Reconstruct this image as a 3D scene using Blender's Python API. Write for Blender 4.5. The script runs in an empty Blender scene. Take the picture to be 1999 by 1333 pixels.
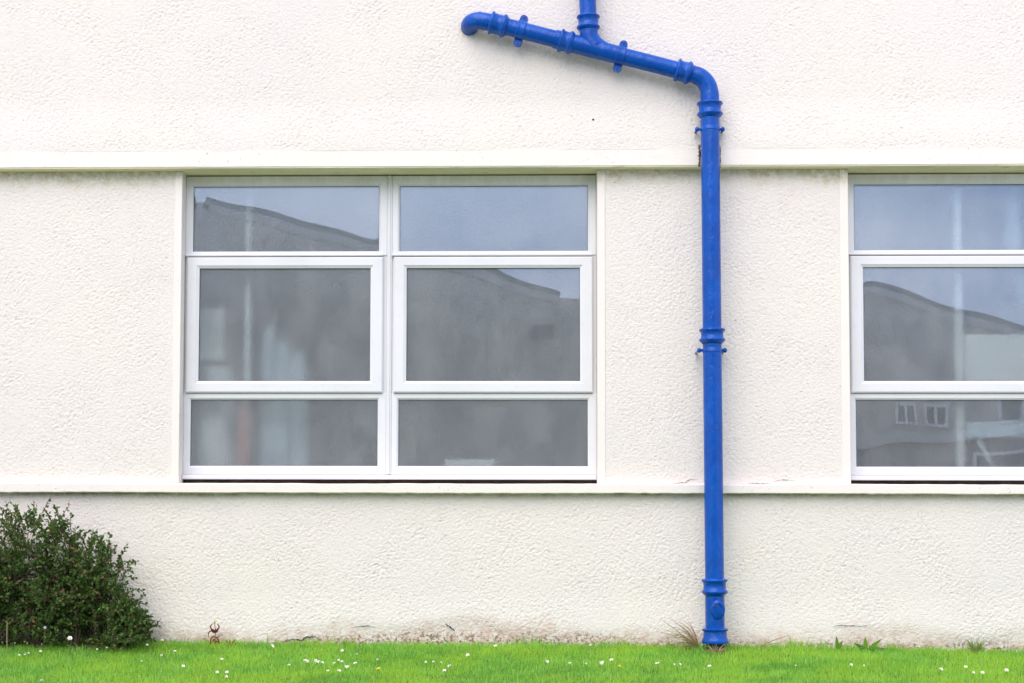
import bpy, bmesh, math, random
import numpy as np
from mathutils import Vector, Matrix

random.seed(7)
rng = np.random.default_rng(11)
sc = bpy.context.scene
COL = sc.collection

# ------------------------------------------------------------------ camera
def rot(yaw, pitch, roll):
    return Matrix.Rotation(yaw, 3, 'Z') @ Matrix.Rotation(pitch, 3, 'X') @ Matrix.Rotation(roll, 3, 'Y')
cam_d = bpy.data.cameras.new('camera'); cam = bpy.data.objects.new('camera', cam_d); COL.objects.link(cam)
M3 = rot(0.0261370, 0.0528711, -0.0024911) @ Matrix(((1, 0, 0), (0, 0, -1), (0, 1, 0)))
cam.matrix_world = Matrix.Translation((0, -9.0, 0.62)) @ M3.to_4x4()
cam_d.sensor_width = 36.0; cam_d.sensor_fit = 'HORIZONTAL'
cam_d.lens = 36.0 * 3060 / 1999
cam_d.shift_x = 0.03951; cam_d.shift_y = 0.10682
cam_d.clip_end = 2000
sc.camera = cam

# ------------------------------------------------------------------ sky, sun, exposure
SUN_EL, SUN_AZ = math.radians(47), math.radians(202)      # azimuth clockwise from +Y: in front of the wall, a little left
w = bpy.data.worlds.new('World'); sc.world = w; w.use_nodes = True
nt = w.node_tree; N = nt.nodes; L = nt.links
for n in list(N): N.remove(n)
wo = N.new('ShaderNodeOutputWorld'); bg = N.new('ShaderNodeBackground'); bg.inputs[1].default_value = 0.10
sky = N.new('ShaderNodeTexSky'); sky.sky_type = 'NISHITA'; sky.sun_disc = False
sky.sun_elevation = SUN_EL; sky.sun_rotation = SUN_AZ; sky.dust_density = 2.0
tc = N.new('ShaderNodeTexCoord'); mp = N.new('ShaderNodeMapping'); mp.inputs['Scale'].default_value = (1.0, 1.0, 2.2)
nz = N.new('ShaderNodeTexNoise'); nz.inputs['Scale'].default_value = 3.4; nz.inputs['Detail'].default_value = 5; nz.inputs['Roughness'].default_value = .5
rp = N.new('ShaderNodeValToRGB')
rp.color_ramp.elements[0].position = .38; rp.color_ramp.elements[0].color = (2.9, 3.9, 6.3, 1)
rp.color_ramp.elements[1].position = .64; rp.color_ramp.elements[1].color = (10.2, 10.2, 11.4, 1)
mx = N.new('ShaderNodeMix'); mx.data_type = 'RGBA'; mx.inputs[0].default_value = .82
L.new(tc.outputs['Generated'], mp.inputs[0]); L.new(mp.outputs[0], nz.inputs['Vector']); L.new(nz.outputs[0], rp.inputs[0])
L.new(sky.outputs[0], mx.inputs[6]); L.new(rp.outputs[0], mx.inputs[7])
L.new(mx.outputs[2], bg.inputs[0]); L.new(bg.outputs[0], wo.inputs[0])

sd = bpy.data.lights.new('sun', 'SUN'); sd.energy = 1.4; sd.angle = math.radians(60); sd.color = (1, .92, .83)
so = bpy.data.objects.new('sun', sd); COL.objects.link(so)
sdir = Vector((math.sin(SUN_AZ) * math.cos(SUN_EL), math.cos(SUN_AZ) * math.cos(SUN_EL), math.sin(SUN_EL)))
so.rotation_euler = sdir.to_track_quat('Z', 'Y').to_euler(); so.location = sdir * 30
sc.view_settings.view_transform = 'Standard'; sc.view_settings.look = 'None'
sc.view_settings.gamma = 1; sc.view_settings.use_curve_mapping = False
sc.view_settings.exposure = 0.92
sc.cycles.max_bounces = 7; sc.cycles.diffuse_bounces = 3; sc.cycles.glossy_bounces = 3; sc.cycles.transmission_bounces = 5

# ------------------------------------------------------------------ material helpers
class NT:
    def __init__(s, name):
        s.m = bpy.data.materials.new(name); s.m.use_nodes = True; s.t = s.m.node_tree
        for n in list(s.t.nodes): s.t.nodes.remove(n)
        s.out = s.n('ShaderNodeOutputMaterial'); s._tc = None
    def n(s, t, **kw):
        o = s.t.nodes.new(t)
        for k, v in kw.items(): setattr(o, k, v)
        return o
    def l(s, a, b): s.t.links.new(a, b)
    def put(s, sock, v):
        if isinstance(v, bpy.types.NodeSocket): s.l(v, sock)
        else: sock.default_value = v
    @property
    def obj(s):
        if not s._tc: s._tc = s.n('ShaderNodeTexCoord')
        return s._tc.outputs['Object']
    def noise(s, scale, detail=3, rough=.5, vec=None, stretch=None):
        v = vec or s.obj
        if stretch:
            m = s.n('ShaderNodeMapping'); m.inputs['Scale'].default_value = stretch; s.l(v, m.inputs[0]); v = m.outputs[0]
        o = s.n('ShaderNodeTexNoise'); o.inputs['Scale'].default_value = scale
        o.inputs['Detail'].default_value = detail; o.inputs['Roughness'].default_value = rough
        s.l(v, o.inputs['Vector']); return o.outputs[0]
    def math(s, op, a, b=0.0, c=None, clamp=False):
        o = s.n('ShaderNodeMath', operation=op, use_clamp=clamp); s.put(o.inputs[0], a); s.put(o.inputs[1], b)
        if c is not None: s.put(o.inputs[2], c)
        return o.outputs[0]
    def ramp(s, v, a, b):
        o = s.n('ShaderNodeMapRange', interpolation_type='SMOOTHSTEP'); s.put(o.inputs[0], v)
        o.inputs[1].default_value = a; o.inputs[2].default_value = b; return o.outputs[0]
    def mix(s, f, a, b):
        o = s.n('ShaderNodeMix', data_type='RGBA'); s.put(o.inputs[0], f)
        s.put(o.inputs[6], a if isinstance(a, bpy.types.NodeSocket) else (*a, 1)); s.put(o.inputs[7], b if isinstance(b, bpy.types.NodeSocket) else (*b, 1))
        return o.outputs[2]
    def bump(s, h, strength, dist, normal=None):
        o = s.n('ShaderNodeBump'); o.inputs['Strength'].default_value = strength; o.inputs['Distance'].default_value = dist
        s.l(h, o.inputs['Height'])
        if normal: s.l(normal, o.inputs['Normal'])
        return o.outputs[0]
    def xyz(s):
        o = s.n('ShaderNodeSeparateXYZ'); s.l(s.obj, o.inputs[0]); return o.outputs
    def principled(s, color, rough=.6, normal=None, spec=.5, **kw):
        b = s.n('ShaderNodeBsdfPrincipled')
        s.put(b.inputs['Base Color'], color if isinstance(color, bpy.types.NodeSocket) else (*color, 1)); s.put(b.inputs['Roughness'], rough)
        b.inputs['Specular IOR Level'].default_value = spec
        if normal: s.l(normal, b.inputs['Normal'])
        for k, v in kw.items(): s.put(b.inputs[k], v)
        s.l(b.outputs[0], s.out.inputs[0]); return b

def simple(name, color, rough=.6, var=.12, scale=8, bump=0, bscale=60, spec=.5):
    t = NT(name); c2 = tuple(x * (1 - var) for x in color)
    col = t.mix(t.ramp(t.noise(scale, 4), .35, .65), color, c2)
    nr = t.bump(t.noise(bscale, 3), 1, bump) if bump else None
    t.principled(col, rough, nr, spec); return t.m

WARM = (.82, .758, .718)
ALGAE = (.40, .37, .15)

def wall_mat(name, rough_bump, stains=True):
    t = NT(name); x, y, z = t.xyz()
    col = t.mix(t.ramp(t.noise(1.3, 3), .35, .7), WARM, (.835, .775, .705))
    col = t.mix(t.ramp(t.noise(.55, 4, .6), .45, .7), col, (.80, .745, .715))
    col = t.mix(t.math('MULTIPLY', t.ramp(t.noise(9, 4, .6), .5, .75), .5), col, (.76, .715, .67))
    if stains:
        # algae below the overhang and below the sill course
        n1 = t.noise(7, 5, .65)
        a = t.ramp(t.math('ADD', z, t.math('MULTIPLY', n1, .22)), 2.74, 2.86)
        a = t.math('MULTIPLY', a, t.math('LESS_THAN', z, 2.7435))
        a = t.math('MULTIPLY', a, t.ramp(t.noise(30, 4, .7), .3, .62))
        col = t.mix(t.math('MULTIPLY', a, .62), col, ALGAE)
        b = t.ramp(t.math('ADD', z, t.math('MULTIPLY', n1, .05)), .855, .885)
        b = t.math('MULTIPLY', t.math('MULTIPLY', b, t.math('LESS_THAN', z, .856)), t.ramp(t.noise(26, 4, .7), .3, .6))
        col = t.mix(t.math('MULTIPLY', b, .75), col, (.30, .27, .13))
        # rising damp and soil splash at the foot of the wall
        st = t.math('MULTIPLY', t.ramp(x, -1.6, -.7), t.ramp(x, 1.0, .3))
        zz = t.math('MULTIPLY_ADD', st, -.045, z)
        d = t.ramp(t.math('ADD', zz, t.math('MULTIPLY', t.noise(3.2, 5, .62), .34)), .29, .13)
        col = t.mix(t.math('MULTIPLY', d, t.ramp(t.noise(20, 4, .7), .25, .7)), col, (.60, .43, .35))
        e = t.ramp(t.math('ADD', zz, t.math('MULTIPLY', t.noise(11, 5, .7), .16)), .115, .05)
        col = t.mix(t.math('MULTIPLY', e, t.ramp(t.noise(55, 3, .7), .45, .62)), col, (.24, .165, .115))
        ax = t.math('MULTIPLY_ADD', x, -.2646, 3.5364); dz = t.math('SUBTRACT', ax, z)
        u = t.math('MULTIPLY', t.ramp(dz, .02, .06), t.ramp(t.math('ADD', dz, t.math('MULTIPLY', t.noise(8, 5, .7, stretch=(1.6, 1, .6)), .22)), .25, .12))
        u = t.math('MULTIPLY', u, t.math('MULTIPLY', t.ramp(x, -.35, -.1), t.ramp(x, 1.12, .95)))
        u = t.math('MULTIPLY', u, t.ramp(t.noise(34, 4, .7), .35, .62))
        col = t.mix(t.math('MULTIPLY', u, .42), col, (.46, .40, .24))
        # sparse dark specks: shade of small pits painted into the colour
        sp = t.math('MULTIPLY', t.ramp(t.noise(75, 2, .5), .67, .74), t.ramp(t.noise(2.1, 3), .40, .62))
        col = t.mix(t.math('MULTIPLY', sp, .55), col, (.30, .27, .23))
    nr = t.bump(t.math('ADD', t.noise(125, 3, .7, stretch=(.75, 1, 1.1)), t.math('MULTIPLY', t.noise(260, 2, .6), .4)), .9, .006) if rough_bump else t.bump(t.noise(45, 5, .6), .35, .004)
    t.principled(col, .85, nr, .25); return t.m

M = {}
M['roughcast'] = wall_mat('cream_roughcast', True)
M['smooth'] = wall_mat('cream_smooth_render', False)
def soffit_mat():
    t = NT('algae_soffit')
    c = t.mix(t.ramp(t.noise(5, 5, .6, stretch=(.35, 1, 1)), .3, .7), (.88, .82, .58), (.80, .73, .47))
    c = t.mix(t.math('MULTIPLY', t.ramp(t.noise(22, 5, .7, stretch=(.4, 1, 1)), .55, .70), .5), c, (.34, .29, .15))
    t.principled(c, .85, t.bump(t.noise(60, 4), .4, .004), .2); return t.m
M['soffit'] = soffit_mat()
def upvc():
    t = NT('white_upvc'); x, y, z = t.xyz()
    c = t.mix(t.ramp(t.noise(3, 3), .4, .7), (.74, .735, .76), (.70, .695, .715))
    c = t.mix(t.math('MULTIPLY', t.ramp(t.noise(38, 5, .75, stretch=(1, 1, .6)), .58, .74), .35), c, (.50, .49, .44))
    g = t.ramp(t.math('ADD', z, t.math('MULTIPLY', t.noise(6, 5, .65, stretch=(1, 1, .5)), .16)), 2.70, 2.82)
    g = t.math('MULTIPLY', g, t.ramp(t.noise(16, 5, .7, stretch=(1, 1, .35)), .25, .65))
    c = t.mix(t.math('MULTIPLY', g, .62), c, (.52, .53, .40))
    t.principled(c, .32, None, .5); return t.m
M['upvc'] = upvc()
M['rubber'] = simple('black_gasket', (.03, .03, .035), .6)
M['gap_shade'] = simple('painted_gap_shade', (.055, .035, .025), .9, .5, 14)  # near-black colour painting the shade in the gap under the cill
M['dirt'] = simple('brown_mortar', (.24, .18, .13), .95, .5, 40)
M['crack'] = simple('dark_crack', (.05, .04, .035), .95, .3, 40)
def blue_paint():
    t = NT('blue_gloss_paint')
    c = t.mix(t.ramp(t.noise(6, 4, .6), .35, .7), (.0008, .064, .36), (.0012, .084, .44))
    c = t.mix(t.math('MULTIPLY', t.ramp(t.noise(70, 4, .7, stretch=(1, 1, .3)), .66, .74), .30), c, (.03, .15, .50))
    h = t.math('ADD', t.noise(26, 4, .55, stretch=(1, 1, .5)), t.math('MULTIPLY', t.noise(120, 2), .25))
    c = t.mix(t.math('MULTIPLY', t.ramp(t.noise(14, 5, .75, stretch=(1, 1, .45)), .60, .76), .45), c, (.03, .05, .09))
    c = t.mix(t.math('MULTIPLY', t.ramp(t.noise(160, 3, .8), .74, .80), .5), c, (.30, .34, .42))
    t.principled(c, t.math('MULTIPLY_ADD', t.noise(9, 3), .14, .07), t.bump(h, .8, .008), .30); return t.m
M['blue'] = blue_paint()

def glass_mat():
    t = NT('obscure_double_glazing')
    gl = t.n('ShaderNodeBsdfGlossy'); gl.inputs['Roughness'].default_value = .004; gl.inputs['Color'].default_value = (.76, .85, .97, 1)
    rip = t.noise(85, 2, .5, stretch=(1.6, 1, .8))
    rf = t.n('ShaderNodeBsdfRefraction'); rf.inputs['IOR'].default_value = 1.25; rf.inputs['Roughness'].default_value = .34
    rf.inputs['Color'].default_value = (.95, .985, .985, 1); t.l(t.bump(rip, .8, .006), rf.inputs['Normal'])
    df = t.n('ShaderNodeBsdfDiffuse'); df.inputs['Color'].default_value = (.62, .62, .61, 1)
    m1 = t.n('ShaderNodeMixShader'); t.put(m1.inputs[0], t.math('MULTIPLY_ADD', t.ramp(t.noise(4, 5, .65, stretch=(1.5, 1, .6)), .35, .75), .10, .10))
    t.l(rf.outputs[0], m1.inputs[1]); t.l(df.outputs[0], m1.inputs[2])
    lw = t.n('ShaderNodeLayerWeight'); lw.inputs[0].default_value = .5
    fac = t.math('ADD', t.math('MULTIPLY', t.math('POWER', lw.outputs['Facing'], 4.0), .8), .22, clamp=True)
    m2 = t.n('ShaderNodeMixShader'); t.put(m2.inputs[0], fac); t.l(m1.outputs[0], m2.inputs[1]); t.l(gl.outputs[0], m2.inputs[2])
    t.l(m2.outputs[0], t.out.inputs[0]); return t.m
M['glass'] = glass_mat()
M['room'] = simple('room_paint', (.74, .72, .70), .9)
M['pale'] = simple('pale_board', (.87, .90, .88), .7, .06)
M['white_paint'] = simple('white_paint', (.85, .87, .88), .5, .05)
M['red'] = simple('red_plastic', (.55, .16, .11), .5, .15)
M['blue_grey'] = simple('pale_blue_fabric', (.55, .66, .74), .8, .1)

def leafy(name, stops, rough=.5, trans=.35, patch=None, spec=.4):
    t = NT(name); at = t.n('ShaderNodeAttribute', attribute_name='tint')
    r = t.n('ShaderNodeValToRGB'); e = r.color_ramp.elements
    while len(e) < len(stops): e.new(.5)
    for q, (p_, c) in zip(e, stops): q.position = p_; q.color = (*c, 1)
    t.l(at.outputs['Fac'], r.inputs[0]); c = r.outputs[0]
    if patch: c = t.mix(t.math('MULTIPLY', t.ramp(t.noise(patch[0], 4, .55), .4, .62), patch[2]), c, patch[1])
    b = t.n('ShaderNodeBsdfPrincipled'); t.l(c, b.inputs['Base Color']); b.inputs['Roughness'].default_value = rough; b.inputs['Specular IOR Level'].default_value = spec
    tr = t.n('ShaderNodeBsdfTranslucent'); t.l(c, tr.inputs[0])
    ms = t.n('ShaderNodeMixShader'); ms.inputs[0].default_value = trans
    t.l(b.outputs[0], ms.inputs[1]); t.l(tr.outputs[0], ms.inputs[2]); t.l(ms.outputs[0], t.out.inputs[0]); return t.m
M['grass'] = leafy('mown_grass', [(0, (.16, .39, .06)), (.5, (.30, .65, .090)), (.9, (.48, .79, .16)), (1, (.66, .70, .34))], .55, .5, (2.2, (.48, .74, .08), .65), .25)
M['leaf'] = leafy('shrub_leaf', [(0, (.038, .085, .022)), (.5, (.088, .175, .036)), (.85, (.18, .28, .065)), (.93, (.22, .13, .06)), (1, (.27, .13, .08))], .6, .3, None, .2)
M['berry'] = simple('berry', (.30, .05, .04), .5)
M['bark'] = simple('bark', (.08, .055, .04), .9, .3, 40)
M['soil'] = simple('lawn_soil', (.12, .22, .03), .95, .45, 12, .01, 50)
M['bounce_paving'] = simple('pale_bounce_paving', (.55, .525, .50), .9, .2, .7, .004, 40)
M['petal'] = simple('white_petal', (.82, .82, .80), .6, .04)
M['yolk'] = simple('yellow_flower', (.75, .52, .02), .6, .1)
M['stem'] = simple('green_stem', (.12, .22, .04), .6, .2)
M['weed_red'] = leafy('red_weed_leaf', [(0, (.16, .035, .022)), (.5, (.24, .07, .03)), (1, (.34, .17, .04))], .5, .25)
M['weed_tip'] = simple('yellow_green_bud', (.42, .42, .08), .6)
M['dry'] = leafy('dry_stalk', [(0, (.26, .16, .10)), (.6, (.42, .30, .18)), (.9, (.38, .36, .12)), (1, (.16, .34, .04))], .7, .3)
M['dandelion'] = leafy('broad_leaf', [(0, (.08, .20, .025)), (1, (.19, .36, .04))], .45, .3)
M['gable'] = simple('grey_render', (.60, .54, .48), .9, .28, 1.6, .02, 6)
M['porch'] = simple('porch_render', (.36, .33, .31), .9, .2, 1.5)
M['coping'] = simple('pale_coping', (.50, .49, .47), .8, .15, 2)
M['slate'] = simple('slate_roof', (.14, .14, .15), .7, .25, 3)
M['dark_glass'] = simple('far_dark_glass', (.06, .08, .10), .15, .1)
M['far_paint'] = simple('far_white_paint', (.78, .78, .76), .6)

# ------------------------------------------------------------------ object helpers
def link(o, parent=None):
    COL.objects.link(o)
    if parent: o.parent = parent
    return o
def tag(o, label, cat, group=None):
    o['label'] = label; o['category'] = cat
    if group: o['group'] = group
    return o
def thing(name, label, cat, loc=(0, 0, 0), group=None):
    o = bpy.data.objects.new(name, None); o.empty_display_size = .1; o.location = loc; link(o)
    return tag(o, label, cat, group)

class MB:
    def __init__(s): s.v = []; s.f = []; s.t = []
    def add(s, vs, fs, tint=0.0):
        b = len(s.v); s.v += [tuple(v) for v in vs]; s.f += [tuple(b + i for i in f) for f in fs]; s.t += [tint] * len(vs)
    def box(s, x0, x1, y0, y1, z0, z1, ch=0.0):
        if ch <= 0:
            s.add([(x, y, z) for x in (x0, x1) for y in (y0, y1) for z in (z0, z1)],
                  [(0, 1, 3, 2), (4, 6, 7, 5), (0, 4, 5, 1), (2, 3, 7, 6), (0, 2, 6, 4), (1, 5, 7, 3)])
        else:   # front (-Y) edges chamfered
            s.add([(x0, y1, z0), (x1, y1, z0), (x1, y1, z1), (x0, y1, z1),
                   (x0, y0 + ch, z0), (x1, y0 + ch, z0), (x1, y0 + ch, z1), (x0, y0 + ch, z1),
                   (x0 + ch, y0, z0 + ch), (x1 - ch, y0, z0 + ch), (x1 - ch, y0, z1 - ch), (x0 + ch, y0, z1 - ch)],
                  [(3, 2, 1, 0), (0, 1, 5, 4), (1, 2, 6, 5), (2, 3, 7, 6), (3, 0, 4, 7), (4, 5, 9, 8), (5, 6, 10, 9), (6, 7, 11, 10), (7, 4, 8, 11), (8, 9, 10, 11)])
    def tube(s, pts, rad, seg=20, caps=True, tint=0.0):
        pts = [Vector(p) for p in pts]; n = len(pts)
        rad = rad if isinstance(rad, (list, tuple)) else [rad] * n
        T = []
        for i in range(n):
            d = (pts[min(i + 1, n - 1)] - pts[max(i - 1, 0)])
            T.append(d.normalized() if d.length > 1e-9 else Vector((0, 0, 1)))
        a = Vector((0, 1, 0)) if abs(T[0].y) < .9 else Vector((1, 0, 0))
        u = (a - T[0] * a.dot(T[0])).normalized()
        b = len(s.v)
        for i in range(n):
            u = (u - T[i] * u.dot(T[i])).normalized(); v = T[i].cross(u)
            for k in range(seg):
                an = 2 * math.pi * k / seg
                s.v.append(tuple(pts[i] + (u * math.cos(an) + v * math.sin(an)) * rad[i])); s.t.append(tint)
        for i in range(n - 1):
            for k in range(seg):
                k2 = (k + 1) % seg
                s.f.append((b + i * seg + k, b + i * seg + k2, b + (i + 1) * seg + k2, b + (i + 1) * seg + k))
        if caps:
            s.f.append(tuple(b + k for k in range(seg))[::-1]); s.f.append(tuple(b + (n - 1) * seg + k for k in range(seg)))
    def lathe(s, p, d, prof, seg=28):
        """prof: (distance along d, radius) - sharp steps welcome"""
        p = Vector(p); d = Vector(d).normalized()
        pts = [p + d * t for t, r in prof]; a = Vector((0, 1, 0)) if abs(d.y) < .9 else Vector((1, 0, 0))
        u = (a - d * a.dot(d)).normalized(); v = d.cross(u); b = len(s.v); n = len(prof)
        for i, (t, r) in enumerate(prof):
            for k in range(seg):
                an = 2 * math.pi * k / seg
                s.v.append(tuple(pts[i] + (u * math.cos(an) + v * math.sin(an)) * r)); s.t.append(0)
        for i in range(n - 1):
            for k in range(seg):
                k2 = (k + 1) % seg
                s.f.append((b + i * seg + k, b + i * seg + k2, b + (i + 1) * seg + k2, b + (i + 1) * seg + k))
        s.f.append(tuple(b + k for k in range(seg))[::-1]); s.f.append(tuple(b + (n - 1) * seg + k for k in range(seg)))
    def build(s, name, mat, parent=None, smooth=None, off=None):
        me = bpy.data.meshes.new(name)
        o_ = Vector(off) if off else (parent.location if parent and parent.type == 'EMPTY' else Vector((0, 0, 0)))
        me.from_pydata([(v[0] - o_[0], v[1] - o_[1], v[2] - o_[2]) for v in s.v], [], s.f)
        for m in (mat if isinstance(mat, list) else [mat]): me.materials.append(m)
        if any(s.t):
            at = me.attributes.new('tint', 'FLOAT', 'POINT'); at.data.foreach_set('value', s.t)
        bm = bmesh.new(); bm.from_mesh(me); bmesh.ops.recalc_face_normals(bm, faces=bm.faces); bm.to_mesh(me); bm.free()
        o = bpy.data.objects.new(name, me); link(o, parent)
        if smooth is not None:
            me.shade_smooth()
            me.set_sharp_from_angle(angle=math.radians(smooth))
        return o
def np_mesh(name, V, F, mat, parent=None, tint=None, smooth=False):
    """V (n,3) array, F (m,k) array of equal-sized faces"""
    me = bpy.data.meshes.new(name); k = F.shape[1]
    me.vertices.add(len(V)); me.vertices.foreach_set('co', np.ascontiguousarray(V, dtype=np.float32).ravel())
    me.loops.add(F.size); me.loops.foreach_set('vertex_index', np.ascontiguousarray(F, dtype=np.int32).ravel())
    me.polygons.add(len(F)); me.polygons.foreach_set('loop_start', np.arange(0, F.size, k, dtype=np.int32))
    me.polygons.foreach_set('loop_total', np.full(len(F), k, dtype=np.int32))
    if smooth: me.polygons.foreach_set('use_smooth', np.ones(len(F), dtype=bool))
    me.update(calc_edges=True)
    if tint is not None:
        at = me.attributes.new('tint', 'FLOAT', 'POINT'); at.data.foreach_set('value', np.ascontiguousarray(tint, dtype=np.float32))
    me.materials.append(mat)
    return link(bpy.data.objects.new(name, me), parent)

# ------------------------------------------------------------------ ground
def base_z(x):
    return np.interp(x, [-9, -2.97, -1.48, 0, 1.47, 2.0, 2.92, 4, 9], [.004, .002, -.003, -.006, -.008, -.012, -.034, -.05, -.06]) - .018
def lawn_z(x, y):
    s = np.clip(.06 - np.asarray(y, float), 0, 10)
    und = .008 * np.sin(np.asarray(x) * 2.3 + 1) * np.sin(s * 3.1 + .5) + .005 * np.sin(np.asarray(x) * 5.7) * np.sin(s * 6 + 2)
    return base_z(x) - .105 * s + und * np.clip(s / .3, 0, 1)
gx = np.concatenate([[-600, -200, -60, -20], np.linspace(-9, 9, 121), [20, 60, 200, 600]])
gy = np.concatenate([[400, 60, 9, .2, .06], np.linspace(.0, -3, 40), [-4, -6, -8, -10, -14, -24, -60, -200, -800]])
GX, GY = np.meshgrid(gx, gy); GZ = lawn_z(GX, GY)
nx, ny = len(gx), len(gy); idx = np.arange(nx * ny).reshape(ny, nx)
F = np.stack([idx[:-1, :-1], idx[:-1, 1:], idx[1:, 1:], idx[1:, :-1]], -1).reshape(-1, 4)
o = np_mesh('lawn', np.stack([GX, GY, GZ], -1).reshape(-1, 3), F[:, ::-1], M['soil'], smooth=True); o['kind'] = 'structure'
yx = [-600, -9, 9, 600]; yy = [-2.4, -10, -14, -60]; V = np.array([(x, y, float(lawn_z(x, y)) + .012) for y in yy for x in yx]); idx = np.arange(16).reshape(4, 4)
F = np.stack([idx[:-1, :-1], idx[:-1, 1:], idx[1:, 1:], idx[1:, :-1]], -1).reshape(-1, 4)
o = np_mesh('unseen_bounce_yard', V, F[:, ::-1], M['bounce_paving']); o['kind'] = 'structure'  # unseen pale ground, added to cut green bounce and brighten the soffit

# ------------------------------------------------------------------ roughcast height field (periodic, 8.32 m)
NH, STEP = 1664, .005
def band(lx, lz, seed):
    r = np.random.default_rng(seed); n = r.standard_normal((NH, NH))
    f = np.fft.fftfreq(NH, STEP); FZ, FX = np.meshgrid(f, f, indexing='ij')
    q = np.sqrt((FX * lx) ** 2 + (FZ * lz) ** 2); k = np.exp(-((q - 1) / .6) ** 2)
    h = np.fft.ifft2(np.fft.fft2(n) * k).real; return h / h.std()
H = band(.027, .0175, 1) + .9 * band(.018, .0145, 2) + .2 * band(.055, .045, 4)
H = H / H.std(); H = np.where(H > -.1, np.tanh((H + .1) * .75) * .50, (H + .1) * 1.15)     # flattish lumps with sharper pits between them
Hl = band(.9, .9, 3)
H = H * (1 + .22 * np.clip(band(.5, .4, 8), -2, 2)) + .30 * Hl
def sample(X, Z):
    u = (X / STEP) % NH; v = (Z / STEP) % NH
    i = u.astype(int); j = v.astype(int); fu = u - i; fv = v - j; i2 = (i + 1) % NH; j2 = (j + 1) % NH; i %= NH; j %= NH
    return H[j, i] * (1 - fu) * (1 - fv) + H[j, i2] * fu * (1 - fv) + H[j2, i] * (1 - fu) * fv + H[j2, i2] * fu * fv
def sstep(a, b, x):
    t = np.clip((x - a) / (b - a), 0, 1); return t * t * (3 - 2 * t)
def rough_panel(name, x0, x1, z0, z1, yf, amp, parent, back=.30, res=.0062, mat=None):
    nx = max(2, int((x1 - x0) / res) + 1); nz = max(2, int((z1 - z0) / res) + 1)
    X, Z = np.meshgrid(np.linspace(x0, x1, nx), np.linspace(z0, z1, nz))
    Y = yf(X, Z) - amp(X, Z) * sample(X, Z)
    V = np.stack([X, Y, Z], -1).reshape(-1, 3); idx = np.arange(nx * nz).reshape(nz, nx)
    F = np.stack([idx[:-1, :-1], idx[:-1, 1:], idx[1:, 1:], idx[1:, :-1]], -1).reshape(-1, 4)
    ring = np.concatenate([idx[0, :-1], idx[:-1, -1], idx[-1, :0:-1], idx[:0:-1, 0]])
    B = V[ring].copy(); B[:, 1] = back; b0 = len(V); m = len(ring); k = np.arange(m); k2 = (k + 1) % m
    FS = np.stack([ring[k2], ring[k], b0 + k, b0 + k2], -1)
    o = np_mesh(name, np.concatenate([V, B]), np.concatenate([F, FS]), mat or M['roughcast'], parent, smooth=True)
    o.data.set_sharp_from_angle(angle=math.radians(75)); return o

house = thing('building', 'cream roughcast building with white window frames and an overhanging upper wall', 'building')
AMP = .0018
WX0, WX1, WX2, WX3 = -1.938, .492, 1.945, 4.389         # the two window openings
ZS, ZB = 2.742, .910                                     # underside of the overhang, top of the sill course
NX, NW = 1.1355, .0605                                    # slot for the drainpipe
def up_y(X, Z):
    fl = -.0203 * (1 - sstep(2.842, 3.16, Z))
    return np.where((np.abs(X - NX) < NW) & (Z < 2.862), .0, fl)
def up_a(X, Z): return AMP * (.06 + .94 * sstep(2.836, 2.866, Z))
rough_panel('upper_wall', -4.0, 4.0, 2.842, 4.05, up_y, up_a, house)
rough_panel('upper_wall', -9.0, -4.0, 2.842, 6.5, up_y, up_a, house, res=.03)
rough_panel('upper_wall', 4.0, 9.0, 2.842, 6.5, up_y, up_a, house, res=.03)
rough_panel('upper_wall', -4.0, 4.0, 4.05, 6.5, lambda X, Z: X * 0, lambda X, Z: AMP + X * 0, house, res=.03)
def edge_fade(a, b):     # relief dies away at the smooth margins and ends
    def f(X, Z): return AMP * (.1 + .9 * np.minimum(sstep(0, .05, X - a), sstep(0, .05, b - X))) * (.15 + .85 * sstep(0, .05, Z - ZB))
    return f
for a, b, r in ((-4.0, WX0 - .044, .0062), (WX1 + .046, WX2 - .050, .0062), (-9.0, -4.0, .03), (WX3 + .045, 9.0, .03)):
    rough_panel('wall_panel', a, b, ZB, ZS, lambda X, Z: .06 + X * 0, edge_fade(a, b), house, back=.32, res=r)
def low_a(X, Z): return AMP * 1.15 * (.15 + .85 * sstep(0, .03, .851 - Z))
def low_y(X, Z):         # the foot of the wall swells a little and is broken
    return .06 - .012 * sstep(.30, .0, Z) + .007 * sstep(.12, .02, Z + .03 * np.sin(X * 3.1) + .02 * np.sin(X * 7.7)) * (1 + np.sin(X * 2.0 + 2.2)) * .7
rough_panel('lower_wall', -4.0, 4.0, -.40, .851, low_y, low_a, house)
rough_panel('lower_wall', -9.0, -4.0, -.40, .851, low_y, low_a, house, res=.03)
rough_panel('lower_wall', 4.0, 9.0, -.40, .851, low_y, low_a, house, res=.03)

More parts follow.
